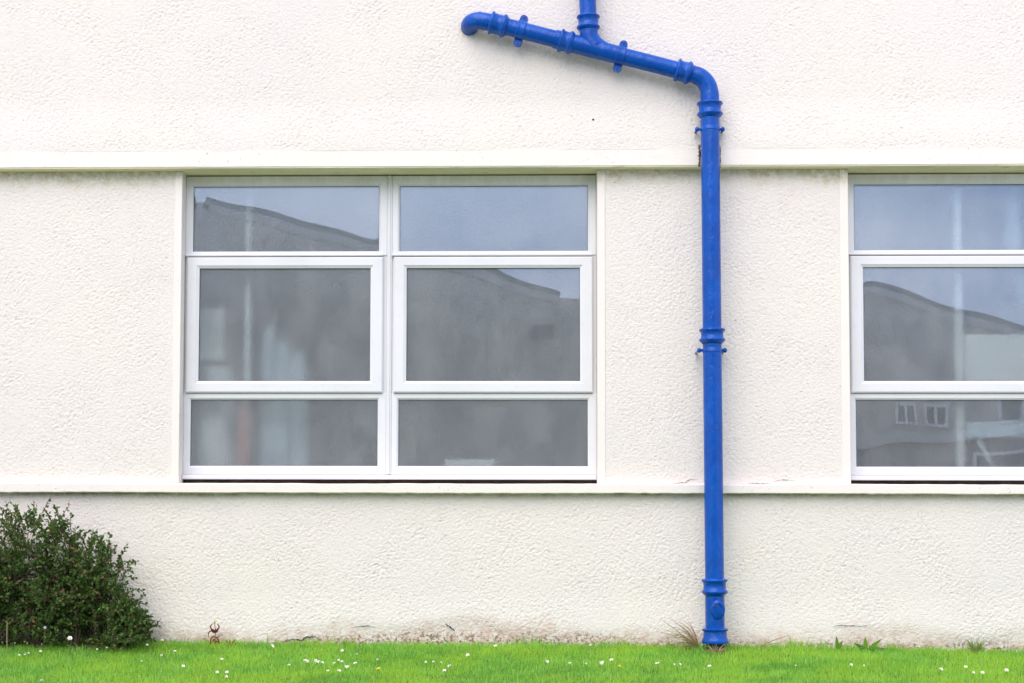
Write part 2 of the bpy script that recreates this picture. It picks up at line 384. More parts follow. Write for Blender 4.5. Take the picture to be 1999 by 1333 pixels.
def strip(name, x0, x1, y0, y1, z0, z1, mat, wob=.0015, res=.04, seed=0, tilt=0.0):
    """smooth plaster strip running along X with slightly hand-made arrises; tilt raises the back of the top"""
    r = np.random.default_rng(seed); n = max(2, int((x1 - x0) / res) + 1); xs = np.linspace(x0, x1, n)
    def wv(s):
        a = r.standard_normal(n + 20); a = np.convolve(a, np.ones(9) / 9 * 1.5, 'same')[10:10 + n]; return a * wob + r.standard_normal(n) * wob * .35 * s
    c = min(.006, (z1 - z0) * .2); rings = []
    zb, zt, yf = z0 + wv(1), z1 + wv(.3), y0 + wv(.2)
    prof = [(lambda i: (y1, zb[i])), (lambda i: (yf[i] + c, zb[i])), (lambda i: (yf[i], zb[i] + c)), (lambda i: (yf[i], zt[i] - c)), (lambda i: (yf[i] + c, zt[i])), (lambda i: (y1, zt[i] + tilt))]
    V = np.array([(xs[i], *p(i)) for i in range(n) for p in prof]); k = len(prof); F = []
    for i in range(n - 1):
        for j in range(k):
            j2 = (j + 1) % k; F.append((i * k + j, i * k + j2, (i + 1) * k + j2, (i + 1) * k + j))
    m = MB(); m.add(V, F); m.add(V[:k], [tuple(range(k))]); m.add(V[-k:], [tuple(range(k))])
    return m.build(name, mat, house, smooth=30)
strip('drip_band', -9, NX - NW, -.020, .02, 2.744, 2.850, M['smooth'], .0010, seed=1)
strip('drip_band', NX + NW, 9, -.020, .02, 2.744, 2.850, M['smooth'], .0010, seed=2)
m = MB(); m.box(-9, NX - NW, -.015, .26, ZS, 2.80); m.build('soffit', M['soffit'], house)
m = MB(); m.box(NX + NW, 9, -.015, .26, ZS, 2.80); m.build('soffit', M['soffit'], house)
m = MB(); m.box(NX - NW, NX + NW, .0, .26, ZS, 2.80); m.build('soffit', M['soffit'], house)
for sx in (-1, 1):       # broken mortar left and right of the slot
    m = MB(); r = random.Random(5 + sx)
    for q in range(2):
        m.tube([(NX + sx * (NW - .001 + r.uniform(-.005, .005)), -.020 + r.uniform(-.004, .006), 2.738 + .112 * k / 29) for k in range(30)], [r.choice((.0003, .0005, .0012, .0022, .0035, .005)) for k in range(30)], 5)
    m.build('slot_mortar', M['dirt'], house)
strip('sill_course', -9, 9, .006, .24, .851, .9085, M['smooth'], .0022, seed=3)
for x0, x1 in ((WX0 - .044, WX0), (WX1, WX1 + .046), (WX2 - .050, WX2), (WX3, WX3 + .045)):
    m = MB(); m.box(x0, x1, .0545, .32, ZB + .001, ZS - .001, .003); m.build('window_margin', M['smooth'], house)
# room behind the windows
m = MB(); m.box(-2.9, 5.3, .31, 4.0, .12, .3); m.build('room_floor', M['room'], house)
m = MB(); m.box(-2.9, 5.3, .31, 4.0, 2.76, 2.84); m.build('room_ceiling', M['room'], house)
m = MB(); m.box(-2.9, 5.3, 3.9, 4.02, .3, 2.76); m.box(-3.0, -2.9, .33, 4.0, .12, 2.9); m.box(5.3, 5.4, .33, 4.0, .12, 2.9); m.build('room_wall', M['room'], house)
m = MB(); m.box(-2.9, 5.3, .245, .31, .12, .935); m.build('room_dado', M['room'], house)
m = MB(); m.box(-9, 9, .30, 8, 6.4, 6.7); m.build('flat_roof', M['slate'], house)
# cracks and a nail
def ribbon(name, pts, y, wd, seed):
    m = MB(); r = random.Random(seed); P = []
    for (a, b) in zip(pts[:-1], pts[1:]):
        for k in range(5):
            t = k / 5; P.append((a[0] + (b[0] - a[0]) * t + r.uniform(-.003, .003), a[1] + (b[1] - a[1]) * t + r.uniform(-.003, .003)))
    P.append(pts[-1]); n = len(P)
    m.tube([(x, y, z) for x, z in P], [max(.0006, wd * r.uniform(.4, 1.2) * math.sin(math.pi * (i + .4) / (n + .3))) for i in range(n)], 5)
    m.build(name, M['crack'], house)
ribbon('crack', [(-1.33, -.004), (-1.269, .012), (-1.21, .006), (-1.186, .026), (-1.136, .026), (-1.10, .006)], .047, .0045, 1)
ribbon('crack', [(-.93, .078), (-.86, .090), (-.79, .086)], .0455, .0025, 2)
ribbon('crack', [(-.385, .104), (-.365, .09), (-.33, .06)], .0445, .005, 3)
ribbon('crack', [(.928, .913), (1.0, .919), (1.018, .934), (1.07, .939)], .0545, .0018, 4)
ribbon('crack', [(1.36, .911), (1.42, .9125), (1.475, .912)], .0535, .0018, 5)
ribbon('crack', [(1.50, .925), (1.56, .934), (1.62, .931)], .0555, .0015, 6)
ribbon('crack', [(1.835, .095), (1.85, .102), (1.90, .104), (1.98, .100), (2.05, .106)], .0455, .0018, 7)
m = MB(); m.lathe((.4655, -.010, 3.02), (0, 1, 0), [(0, .004), (.001, .007), (.004, .007), (.02, .004)], 12); m.build('nail_head', M['rubber'], house)

# ------------------------------------------------------------------ windows
def mitred(m, x0, x1, z0, z1, wl, wr, wt, wb, yf, yb, ch=.004, bead=.010):
    """picture-frame section: flat face, chamfered outer arris, sloping glazing bead"""
    def ring(a, y): # a 0 outer .. 1 inner, plus offset
        l, r_, t, b = a
        return [(x0 + l, y, z0 + b), (x1 - r_, y, z0 + b), (x1 - r_, y, z1 - t), (x0 + l, y, z1 - t)]
    R_ = [ring((0, 0, 0, 0), yb), ring((0, 0, 0, 0), yf + ch), ring((ch,) * 4, yf),
          ring((wl - bead, wr - bead, wt - bead, wb - bead), yf), ring((wl - bead + .0015, wr - bead + .0015, wt - bead + .0015, wb - bead + .0015), yf + .002),
          ring((wl, wr, wt, wb), yf + .010), ring((wl, wr, wt, wb), yb)]
    V = [p for q in R_ for p in q]; Fc = []
    for i in range(len(R_)):
        i2 = (i + 1) % len(R_)
        for k in range(4):
            k2 = (k + 1) % 4; Fc.append((i * 4 + k, i * 4 + k2, i2 * 4 + k2, i2 * 4 + k))
    m.add(V, Fc)
def pane(parent, x0, x1, z0, z1, y, tx, tz, dep, seed):
    """sealed unit sucked in a little: edges stand proud, whole sheet tilted by tx, tz (radians)"""
    e = .010; x0 -= e; x1 += e; z0 -= e; z1 += e
    def axis(a, b, n):
        t = np.linspace(0, 1, n); t = .5 - .5 * np.cos(math.pi * t); return a + (b - a) * t
    xs, zs = axis(x0, x1, 46), axis(z0, z1, 34); X, Z = np.meshgrid(xs, zs); r = np.random.default_rng(seed)
    dx = np.minimum(X - x0, x1 - X); dz = np.minimum(Z - z0, z1 - Z)
    Y = y + dep * (1 - np.exp(-dx / .030)) + dep * .25 * (1 - np.exp(-dz / .05)) + tx * (X - (x0 + x1) / 2) + tz * (Z - (z0 + z1) / 2)
    ph = r.uniform(0, 6.28, 4); Y += .00022 * np.sin(X * 7 + ph[0]) * np.sin(Z * 6 + ph[1]) + .00010 * np.sin(X * 15 + ph[2]) * np.sin(Z * 4 + ph[3])
    n1, n2 = len(xs), len(zs); V = np.stack([X, Y, Z], -1).reshape(-1, 3); idx = np.arange(n1 * n2).reshape(n2, n1)
    F = np.stack([idx[:-1, :-1], idx[:-1, 1:], idx[1:, 1:], idx[1:, :-1]], -1).reshape(-1, 4)
    ring = np.concatenate([idx[0, :-1], idx[:-1, -1], idx[-1, :0:-1], idx[:0:-1, 0]])
    B = V[ring].copy(); B[:, 1] += .024; b0 = len(V); mm = len(ring); k = np.arange(mm); k2 = (k + 1) % mm
    FS = np.stack([ring[k2], ring[k], b0 + k, b0 + k2], -1)
    # flat back
    V2 = np.stack([X, np.full_like(X, y + .024), Z], -1).reshape(-1, 3)
    Yb = B.copy(); V_all = np.concatenate([V, B]); bk = len(V_all)
    F2 = (F[:, ::-1] + bk)
    o = np_mesh('pane', np.concatenate([V_all, V2 + np.array([0, .0, 0])]), np.concatenate([F, FS, F2]), M['glass'], parent, smooth=True)
    o.data.set_sharp_from_angle(angle=math.radians(40)); return o
def window(ox, label, seed, tilts):
    r = random.Random(seed)
    m = MB()    # fixed outer frame behind the lights
    for a in (-1.938, -.712):
        b = a + (1.198 if a < -1 else 1.204)
        for q in ((a + .001, a + .030, .9645, 2.7335), (b - .030, b - .001, .9645, 2.7335)): m.box(ox + q[0], ox + q[1], .166, .245, q[2], q[3], .002)
        m.box(ox + a + .030, ox + b - .030, .168, .245, 2.232, 2.268, .002); m.box(ox + a + .030, ox + b - .030, .168, .245, 1.428, 1.460, .002)
        m.box(ox + a + .030, ox + b - .030, .19, .245, .966, .99); m.box(ox + a + .030, ox + b - .030, .19, .245, 2.71, 2.732)
    w_ = m.build('window', M['upvc'], house); w_['label'] = label
    m = MB(); m.box(ox - .741, ox - .711, .157, .245, .966, 2.7345, .003); m.box(ox - .731, ox - .721, .151, .16, .966, 2.7345, .002); m.build('mullion', M['upvc'], w_)
    m = MB(); m.box(ox - 1.937, ox + .491, .130, .245, .936, .9625, .004); m.build('window_cill', M['upvc'], w_)
    m = MB(); m.box(ox - 1.937, ox + .491, .175, .245, .905, .9365); m.build('gap_backing', M['gap_shade'], w_)  # added dark backing; the gap's shade is put into its colour
    i = 0
    for a in (-1.938, -.712):
        b = a + (1.198 if a < -1 else 1.204)
        m = MB(); mitred(m, ox + a, ox + b, 2.258, 2.735, .044, .050, .061, .028, .160, .235); m.build('top_light_frame', M['upvc'], w_)
        m = MB(); m.box(ox + a + .002, ox + b + .006 - .03, .143, .162, 2.2535, 2.2665, .004); m.build('drip_bar', M['upvc'], w_)
        m = MB(); mitred(m, ox + a, ox + b, .9635, 1.4425, .042, .052, .0365, .0525, .160, .235); m.build('bottom_light_frame', M['upvc'], w_)
        m = MB(); mitred(m, ox + a + .013, ox + b - .022, 1.4455, 2.2485, .075, .075, .066, .0685, .142, .205, .007, .016); m.build('sash', M['upvc'], w_)
        for (x0, x1, z0, z1, y) in ((a + .044, b - .050, 2.286, 2.674, .1735), (a + .088, b - .097, 1.514, 2.1825, .1605), (a + .042, b - .052, 1.016, 1.406, .1735)):
            m = MB(); mitred(m, ox + x0 - .004, ox + x1 + .004, z0 - .004, z1 + .004, .0065, .0065, .0075, .0055, y - .0035, y + .004, .001, .002); m.build('gasket', M['rubber'], w_)
            tx, tz = tilts[i]; pane(w_, ox + x0, ox + x1, z0, z1, y, tx, tz, .0004, seed * 10 + i); i += 1
    return w_
window(0, 'double window with upright post and red shape dimly seen behind its panes, left of the blue pipe',
       3, [(.0, .0), (.0, .0), (.0, .0), (.0, -.0006), (.0, .0), (.0, .0)])
window(3.897, 'window cut off by the right edge of the photo, right of the blue pipe', 4, [(.0, .0)] * 6)

# ------------------------------------------------------------------ things dimly seen in the room
def inside(name, label, cat, boxes, mat, tubes=()):
    m = MB()
    for b in boxes: m.box(*b, min(.01, (b[1] - b[0]) * .2))
    for (p, r_) in tubes: m.tube(p, r_, 14)
    o = m.build(name, mat, None, smooth=40, off=(0, 0, 0)); return tag(o, label, cat)
inside('upright_post', 'white upright post behind the left casement of the double window', 'post', [], M['white_paint'], [([(-1.585, .305, .3), (-1.585, .305, 2.76)], .021)])
inside('pinned_paper', 'pale square sheet low behind the left edge of the double window', 'paper', [(-1.96, -1.735, .33, .34, 1.655, 1.97)], M['pale'])
inside('storage_cabinet', 'pale rounded cabinet standing below the pale square sheet behind the double window', 'cabinet', [], M['pale'], [([(-1.80, .42, .302), (-1.80, .42, 1.55), (-1.80, .42, 1.62)], [.125, .125, .09])])
m = MB()
for x, y, rr_, zt in ((-1.47, .40, .055, 1.90), (-1.385, .42, .075, 1.80), (-1.29, .42, .060, 1.74)):
    m.lathe((x, y, .32), (0, 0, 1), [(0, rr_), (zt - .62, rr_), (zt - .45, rr_ * .8), (zt - .36, rr_ * .45), (zt - .32, .006)], 20)
tag(m.build('hanging_curtain', M['blue_grey'], None, smooth=60, off=(0, 0, 0)), 'pale gathered curtain beside the red roll behind the double window', 'curtain')
inside('red_roll', 'red upright roll between two pale shapes in the bottom left pane', 'roll', [], M['red'], [([(-1.60, .300, .34), (-1.60, .300, 1.39)], .042)])
inside('pale_basket', 'pale low object glimmering at the foot of the bottom right pane of the double window', 'basket', [(-.40, -.10, .275, .40, .937, 1.06)], M['pale'])
inside('perforated_post', 'white upright post behind the window at the right edge of the photo', 'post', [(2.605, 2.655, .255, .285, .94, 2.735)], M['white_paint'])
inside('wall_board', 'large pale board right of the post in the right-hand window', 'board', [(2.66, 3.6, .25, .27, 1.44, 1.80)], M['pale'])
inside('shelf_rail', 'pale blue rail crossing behind the bottom pane of the right-hand window', 'rail', [(2.66, 3.7, .25, .27, 1.19, 1.285)], M['blue_grey'])
inside('slanting_strut', 'thin pale strut slanting down behind the bottom pane of the right-hand window', 'strut', [], M['white_paint'], [([(2.735, .28, 1.18), (2.86, .28, .95)], .014)])
inside('hanging_sheet', 'faint pale strip hanging behind the top pane of the right-hand window', 'sheet', [], M['blue_grey'], [([(2.96, .32, 2.74), (2.97, .32, 2.3), (3.03, .32, 2.05), (3.13, .32, 1.85)], .05)])

# ------------------------------------------------------------------ blue drainpipe
PY = -.086
pipe = thing('drainpipe', 'blue painted cast iron drainpipe with a slanting branch and an upright stack', 'drainpipe', (1.143, PY, -.02))
def P3(x, z, y=PY): return Vector((x, y, z))
AX0, AX1 = P3(-.078, 3.557), P3(.999, 3.272); DA = (AX1 - AX0).normalized()
def on(t): return AX0 + DA * t
RV, RD = .0535, .0485
def vx(z): return 1.1305 + (3.1 - z) * .0042
# slanting pipe
m = MB(); m.tube([on(-.01), on(.5), on(1.10)], RD, 32); m.build('slanting_pipe', M['blue'], pipe, smooth=50)
# end bend turning back into the wall
m = MB(); pts = [on(.0), on(-.06)]; c = on(-.105); rb = .078
for k in range(1, 9):
    a = math.radians(k * 11.5); pts.append(c - DA * (rb * math.sin(a)) + Vector((0, rb * (1 - math.cos(a)), -.004 * k)))
pts.append(pts[-1] + Vector((0, .06, -.004))); m.tube(pts, RD * 1.02, 32); m.build('end_bend', M['blue'], pipe, smooth=60)
# bend down to the vertical
m = MB(); corner = P3(vx(3.1), 0); tcor = (corner.x - AX0.x) / DA.x; cpt = on(tcor); tl = .105
a0, a1 = cpt - DA * tl, cpt + Vector((0, 0, -tl)); pts = [a0 - DA * .03]
for k in range(0, 15):
    t = k / 14; pts.append(a0 * (1 - t) ** 2 + cpt * 2 * t * (1 - t) + a1 * t * t)
pts.append(P3(vx(3.06), 3.05)); m.tube(pts, [RD * 1.02] * 3 + [RD * 1.06] * (len(pts) - 6) + [RV] * 3, 32); m.build('bend', M['blue'], pipe, smooth=60)
# upright pipe in two lengths and the shoe
m = MB(); m.tube([P3(vx(3.09), 3.09), P3(vx(1.73), 1.73)], RV, 36); m.build('upright_pipe', M['blue'], pipe, smooth=50)
m = MB(); m.tube([P3(vx(1.74), 1.74), P3(vx(.30), .30)], RV, 36); m.build('upright_pipe', M['blue'], pipe, smooth=50)
m = MB(); m.tube([P3(vx(.31), .31), P3(vx(0), .006)], RV * 1.02, 36); m.build('shoe', M['blue'], pipe, smooth=50)
# branch coming down from above
m = MB(); B0 = [P3(.423, 4.3), P3(.430, 3.70), P3(.4365, 3.55)]; j0, jc, j1 = P3(.4375, 3.52), P3(.445, 3.415), P3(.60, 3.3775)
for k in range(0, 11):
    t = k / 10; B0.append(j0 * (1 - t) ** 2 + jc * 2 * t * (1 - t) + j1 * t * t)
m.tube(B0, RD, 32); m.build('branch_pipe', M['blue'], pipe, smooth=60)
m = MB(); m.tube([on(.33), on(.70)], [RD * 1.10, RD * 1.07], 32); m.build('branch_junction', M['blue'], pipe, smooth=50)
m = MB(); m.tube([P3(.437, 3.53), P3(.4375, 3.50), P3(.444, 3.46), P3(.47, 3.42)], [RD * 1.10, RD * 1.1, RD * 1.12, RD * 1.15], 32); m.build('branch_neck', M['blue'], pipe, smooth=50)
# sockets: two beads with a slightly waisted body, tapering to the next length
def socket(name, p, d, r, ln, out=1.0):
    b = 1.19 * r; R_ = 1.40 * r
    prof = [(-.006, r * .98), (-.004, b), (.000, R_ * .97), (.006, R_), (.012, R_ * .96), (.017, b * 1.02), (ln * .5, b * .985), (ln - .022, b * 1.02), (ln - .016, R_ * .97), (ln - .009, R_), (ln - .003, R_ * .95), (ln + .006, b * .97), (ln + .014, r * 1.0)]
    m = MB(); m.lathe(p, d, prof, 36); return m.build(name, M['blue'], pipe, smooth=55)
socket('socket', on(-.052), DA, RD, .088)
socket('socket', on(.362), DA, RD, .070)
socket('socket', on(1.055), DA, RD, .078)
DZ = Vector((.0042, 0, -1)).normalized()
socket('socket', P3(vx(3.09), 3.094), DZ, RV, .076)
socket('socket', P3(vx(1.786), 1.787), DZ, RV, .072)
socket('socket', P3(vx(.365), .366), DZ, RV, .080)
socket('socket', P3(.434, 3.604), (0.01, 0, -1), RD, .076)
m = MB(); r = RV   # foot of the shoe
m.lathe(P3(vx(.087), .093), DZ, [(-.004, r), (.0, r * 1.2), (.005, r * 1.38), (.013, r * 1.38), (.019, r * 1.22), (.050, r * 1.24), (.066, r * 1.37), (.077, r * 1.42), (.086, r * 1.36), (.090, r * 1.0)], 36)
m.build('shoe_socket', M['blue'], pipe, smooth=55)
m = MB(); m.lathe(P3(vx(0), .02), DZ, [(0, r * .9), (.03, r * .95), (.14, r * .95)], 24); m.build('buried_spigot', M['crack'], pipe, smooth=50)
# access door on the shoe
bx_, bz_ = vx(.195) + .010, .200
m = MB(); prof = []
seg = 28; V = []; rings = [(.036, .050, .0), (.040, .055, -.004), (.040, .055, -.012), (.034, .049, -.017), (.0, .0, -.017)]
for (rx, rz, dy) in rings:
    for k in range(seg):
        an = 2 * math.pi * k / seg; V.append((bx_ + rx * math.cos(an), PY - RV * .86 + dy, bz_ + rz * math.sin(an)))
Fc = [(i * seg + k, i * seg + (k + 1) % seg, (i + 1) * seg + (k + 1) % seg, (i + 1) * seg + k) for i in range(len(rings) - 1) for k in range(seg)]
m.add(V, Fc); door = m.build('access_door', M['blue'], pipe, smooth=50)
m = MB(); V = []   # hollow lip at the top of the door
for (rr, dy) in ((.026, -.016), (.027, -.025), (.023, -.025), (.021, -.0175)):
    for k in range(17):
        an = math.pi * (k / 16) ; V.append((bx_ + rr * math.cos(an) - pipe.location.x, PY - RV * .86 + dy - pipe.location.y, bz_ + .008 + rr * 1.1 * math.sin(an) - pipe.location.z))
m.add(V, [(i * 17 + k, i * 17 + k + 1, (i + 1) * 17 + k + 1, (i + 1) * 17 + k) for i in range(3) for k in range(16)]); m.build('door_lip', M['blue'], door, smooth=50)
# holderbats on the slanting pipe
UP = DA.cross(Vector((0, 1, 0))).normalized()
if UP.z < 0: UP = -UP
def holderbat(t):
    c = on(t); m = MB(); R_ = RD * 1.12
    m.lathe(c - DA * .027, DA, [(0, RD), (.001, R_ * .98), (.006, R_ * 1.03), (.012, R_), (.042, R_), (.048, R_ * 1.03), (.053, R_ * .98), (.054, RD)], 32)
    br = m.build('bracket', M['blue'], pipe, smooth=55)
    for s in (1, -1):
        m = MB(); V = []; n = 12; hw = .025; L0, L1 = RD * .7, RD + .024
        out = [(-hw, L0), (-hw, L1)] + [(-hw * math.cos(math.pi * k / n), L1 + hw * .85 * math.sin(math.pi * k / n)) for k in range(1, n)] + [(hw, L1), (hw, L0)]
        for y in (.028, .020, .004):
            q = .9 if y == .004 else 1
            V += [tuple(c + DA * (a * q) + UP * (s * b) + Vector((0, y, 0)) - pipe.location) for a, b in out]
        k = len(out); Fc = [tuple(range(k)), tuple(range(2 * k, 3 * k))] + [(i * k + j, i * k + (j + 1) % k, (i + 1) * k + (j + 1) % k, (i + 1) * k + j) for i in range(2) for j in range(k)]
        m.add(V, Fc); m.build('bracket_ear', M['blue'], br, smooth=40)
        m = MB(); hp = c + UP * (s * (L1 + .004)) + Vector((0, .004, 0)) - pipe.location
        m.lathe(hp + Vector((0, -.0035, 0)), (0, 1, 0), [(0, .0035), (.0015, .0065), (.012, .0065)], 12); m.build('screw_head', M['rubber'] if s > 0 else M['blue'], br, smooth=40)
holderbat(.128); holderbat(.722)
# earbands with bolt heads on the upright pipe
for z in (2.943, 1.668):
    m = MB(); m.lathe(P3(vx(z), z + .012), DZ, [(0, RV), (.002, RV * 1.035), (.018, RV * 1.035), (.021, RV * 1.05), (.024, RV * 1.04), (.025, RV)], 36)
    eb = m.build('earband', M['blue'], pipe, smooth=50)
    for s in (-1, 1):
        m = MB(); x = vx(z) + s * (RV + .022); L_ = pipe.location
        m.lathe(Vector((vx(z) + s * RV * .9, PY + .01, z)) - L_, (s, 0, 0), [(0, .008), (.016, .008), (.018, .012), (.027, .0145), (.033, .012), (.037, .005)], 14)
        m.lathe(Vector((x, PY + .02, z)) - L_, (0, 1, 0), [(0, .007), (.20, .007)], 10)
        m.build('bolt', M['blue'], eb, smooth=50)

# ------------------------------------------------------------------ building across the lawn (seen mirrored in the panes)
fb = thing('reflected_building', 'grey rendered building with a saw-tooth roofline seen only as a reflection in the panes', 'building', (0, -24, -1.05))
FY = -24.0
line = [(-15.3, 7.74), (-7.7, 5.66), (-7.45, 5.66), (-6.62, 7.76), (.98, 5.66), (1.36, 5.66), (2.2, 7.74), (13.3, 4.0)]
m = MB(); poly = [(-15.3, -1.4)] + line + [(13.3, -1.4)]; n = len(poly)
m.add([(x, FY, z) for x, z in poly] + [(x, FY - 10, z) for x, z in poly], [tuple(range(n)), tuple(range(n, 2 * n))[::-1]] + [(i, (i + 1) % n, n + (i + 1) % n, n + i) for i in range(n)])
m.build('gable_wall', M['gable'], fb)
for (a, b) in zip(line[:-1], line[1:]):
    if abs(b[1] - a[1]) < .01: continue      # flat valley gutters carry no coping
    d = Vector((b[0] - a[0], 0, b[1] - a[1])); nn = Vector((-d.z, 0, d.x)).normalized()
    def slab(y0, y1, lo, hi, name, mat, par):
        m = MB(); A, B = Vector((a[0], 0, a[1])), Vector((b[0], 0, b[1])); V = []
        for y in (y0, y1):
            for p_ in (A + nn * lo, B + nn * lo, B + nn * hi, A + nn * hi): V.append((p_.x, y, p_.z))
        m.add(V, [(0, 1, 2, 3), (7, 6, 5, 4), (0, 4, 5, 1), (1, 5, 6, 2), (2, 6, 7, 3), (3, 7, 4, 0)]); return m.build(name, mat, par)
    slab(FY - 10.2, FY - .02, .01, .16, 'roof_slope', M['slate'], fb)
    slab(FY - .018, FY + .05, -.13, .03, 'verge_coping', M['coping'], fb)
def far_window(x0, x1, z0, z1, y, lights):
    m = MB(); nL = lights
    for q in ((x0, x0 + .06, z0, z1), (x1 - .06, x1, z0, z1)): m.box(q[0], q[1], y, y + .08, q[2], q[3])
    m.box(x0 + .06, x1 - .06, y, y + .08, z1 - .06, z1); m.box(x0 + .06, x1 - .06, y, y + .1, z0, z0 + .06)
    for k in range(1, nL):
        x = x0 + (x1 - x0) * k / nL; m.box(x - .03, x + .03, y, y + .08, z0 + .06, z1 - .06)
    w_ = m.build('window', M['far_paint'], fb)
    for k in range(nL):
        a_, b_ = x0 + (x1 - x0) * k / nL + .03, x0 + (x1 - x0) * (k + 1) / nL - .03
        m = MB(); m.box(a_ - fb.location.x, b_ - fb.location.x, y - fb.location.y + .005, y - fb.location.y + .03, z0 + .06 - fb.location.z, z1 - .06 - fb.location.z); m.build('pane', M['dark_glass'], w_)
far_window(8.1, 8.62, 2.90, 3.36, FY, 2); far_window(8.78, 9.25, 2.92, 3.36, FY, 2); far_window(10.2, 11.6, 3.0, 3.5, FY, 3)
def lean(name, x0, x1, za, zb, bot, y0, y1, mat):   # block with a sloping top edge; bot None = parallel underside
    m = MB(); b0, b1 = (bot, bot) if bot is not None and bot < 0 else (za - bot, zb - bot)
    m.add([(x, y, z) for y in (y0, y1) for x, z in ((x0, b0), (x1, b1), (x1, zb), (x0, za))], [(0, 1, 2, 3), (7, 6, 5, 4), (0, 4, 5, 1), (1, 5, 6, 2), (2, 6, 7, 3), (3, 7, 4, 0)]); return m.build(name, mat, fb)
lean('porch_wall', 4.6, 13.0, 2.02, 2.92, -1.35, FY + .01, FY + 2.6, M['porch'])
lean('porch_fascia', 4.4, 13.2, 2.22, 3.16, .20, FY + .012, FY + 2.8, M['coping'])
far_window(8.95, 10.15, 1.35, 2.28, FY + 2.6, 1)
m = MB(); m.box(11.0, 12.0, FY + 2.6, FY + 2.66, -1.0, 1.1); m.build('door', M['far_paint'], fb)
m = MB(); m.box(.45, .85, FY, FY + .14, 4.74, 5.02, .0); m.box(.52, .78, FY + .14, FY + .2, 4.78, 4.97); m.build('wall_vent', M['dark_glass'], fb)

# ------------------------------------------------------------------ grass
def blades(X, Y, Zr, Ln, Wd, tint, name, mat, lean=.45):
    n = len(X); az = rng.uniform(0, 2 * math.pi, n); fa = rng.uniform(0, 2 * math.pi, n); le = rng.uniform(.05, lean, n)
    dx, dy = np.cos(az) * le, np.sin(az) * le; wx, wy = np.cos(fa) * Wd * .5, np.sin(fa) * Wd * .5
    V = np.zeros((n, 5, 3)); bz = Zr - .004
    V[:, 0] = np.stack([X - wx, Y - wy, bz], -1); V[:, 1] = np.stack([X + wx, Y + wy, bz], -1)
    mx_, my_ = X + dx * Ln * .4, Y + dy * Ln * .4; mz = bz + Ln * .58
    V[:, 2] = np.stack([mx_ - wx * .8, my_ - wy * .8, mz], -1); V[:, 3] = np.stack([mx_ + wx * .8, my_ + wy * .8, mz], -1)
    V[:, 4] = np.stack([X + dx * Ln * 1.15, Y + dy * Ln * 1.15, bz + Ln * (1 - .35 * le)], -1)
    b = np.arange(n)[:, None] * 5
    F = np.concatenate([b + np.array([[0, 1, 3]]), b + np.array([[0, 3, 2]]), b + np.array([[2, 3, 4]])])
    return np_mesh(name, V.reshape(-1, 3), F, mat, tint=np.repeat(tint, 5))
nb = 230000
X = rng.uniform(-4.3, 4.3, nb); S = rng.beta(1.0, 1.25, nb) * 2.2; Y = .045 - S
clump = .5 + .5 * np.sin(X * 9 + np.sin(S * 7) * 2) * np.sin(S * 11 + np.sin(X * 5) * 2)
Ln = rng.uniform(.014, .034, nb) * (1 + .35 * clump) * (1 + .45 * np.exp(-S / .05))
Ln *= 1 + .55 * np.exp(-S / .045) * (np.sin(X * 4.3) + np.sin(X * 11.7 + 1) > .9)
long_ = rng.random(nb) < .016; Ln[long_] *= 1.6
tint = np.clip(rng.normal(.46, .21, nb) + .28 * (clump - .5) - .16 * (np.sin(X * 1.7 + 2 * np.sin(S * 3)) * np.sin(S * 5 + X) > .55) + (rng.random(nb) < .03) * .5, 0, 1)
g = blades(X, Y, lawn_z(X, Y), Ln, rng.uniform(.0022, .0045, nb), tint, 'grass', M['grass'])
g['kind'] = 'stuff'; tag(g, 'short bright green mown grass of the lawn', 'grass')

# ------------------------------------------------------------------ daisies
def daisy_mesh(yellow=False):
    m = MB(); h = .046
    m.tube([(0, 0, 0), (.002, 0, h * .6), (0, 0, h)], .0012, 5)
    nf = len(m.f)
    for k in range(13):
        a = 2 * math.pi * k / 13; c_, s_ = math.cos(a), math.sin(a); t = Vector((-s_, c_, 0)); R0, R1 = .003, .0125
        d = Vector((c_, s_, 0)); up = .004 + .002 * (k % 3)
        m.add([d * R0 - t * .0014 + Vector((0, 0, h)), d * R0 + t * .0014 + Vector((0, 0, h)), d * R1 * .8 + t * .0026 + Vector((0, 0, h + up)), d * R1 + Vector((0, 0, h + up)), d * R1 * .8 - t * .0026 + Vector((0, 0, h + up))], [(0, 1, 2, 3, 4)])
    np_ = len(m.f)
    m.lathe((0, 0, h - .001), (0, 0, 1), [(0, .0035), (.003, .0042), (.005, .003), (.006, .001)], 8)
    me_o = m.build('daisy', [M['stem'], M['yolk'] if yellow else M['petal'], M['yolk']], None, off=(0, 0, 0)); me = me_o.data
    for i, p_ in enumerate(me.polygons): p_.material_index = 0 if i < nf else (1 if i < np_ else 2)
    bpy.data.objects.remove(me_o); return me
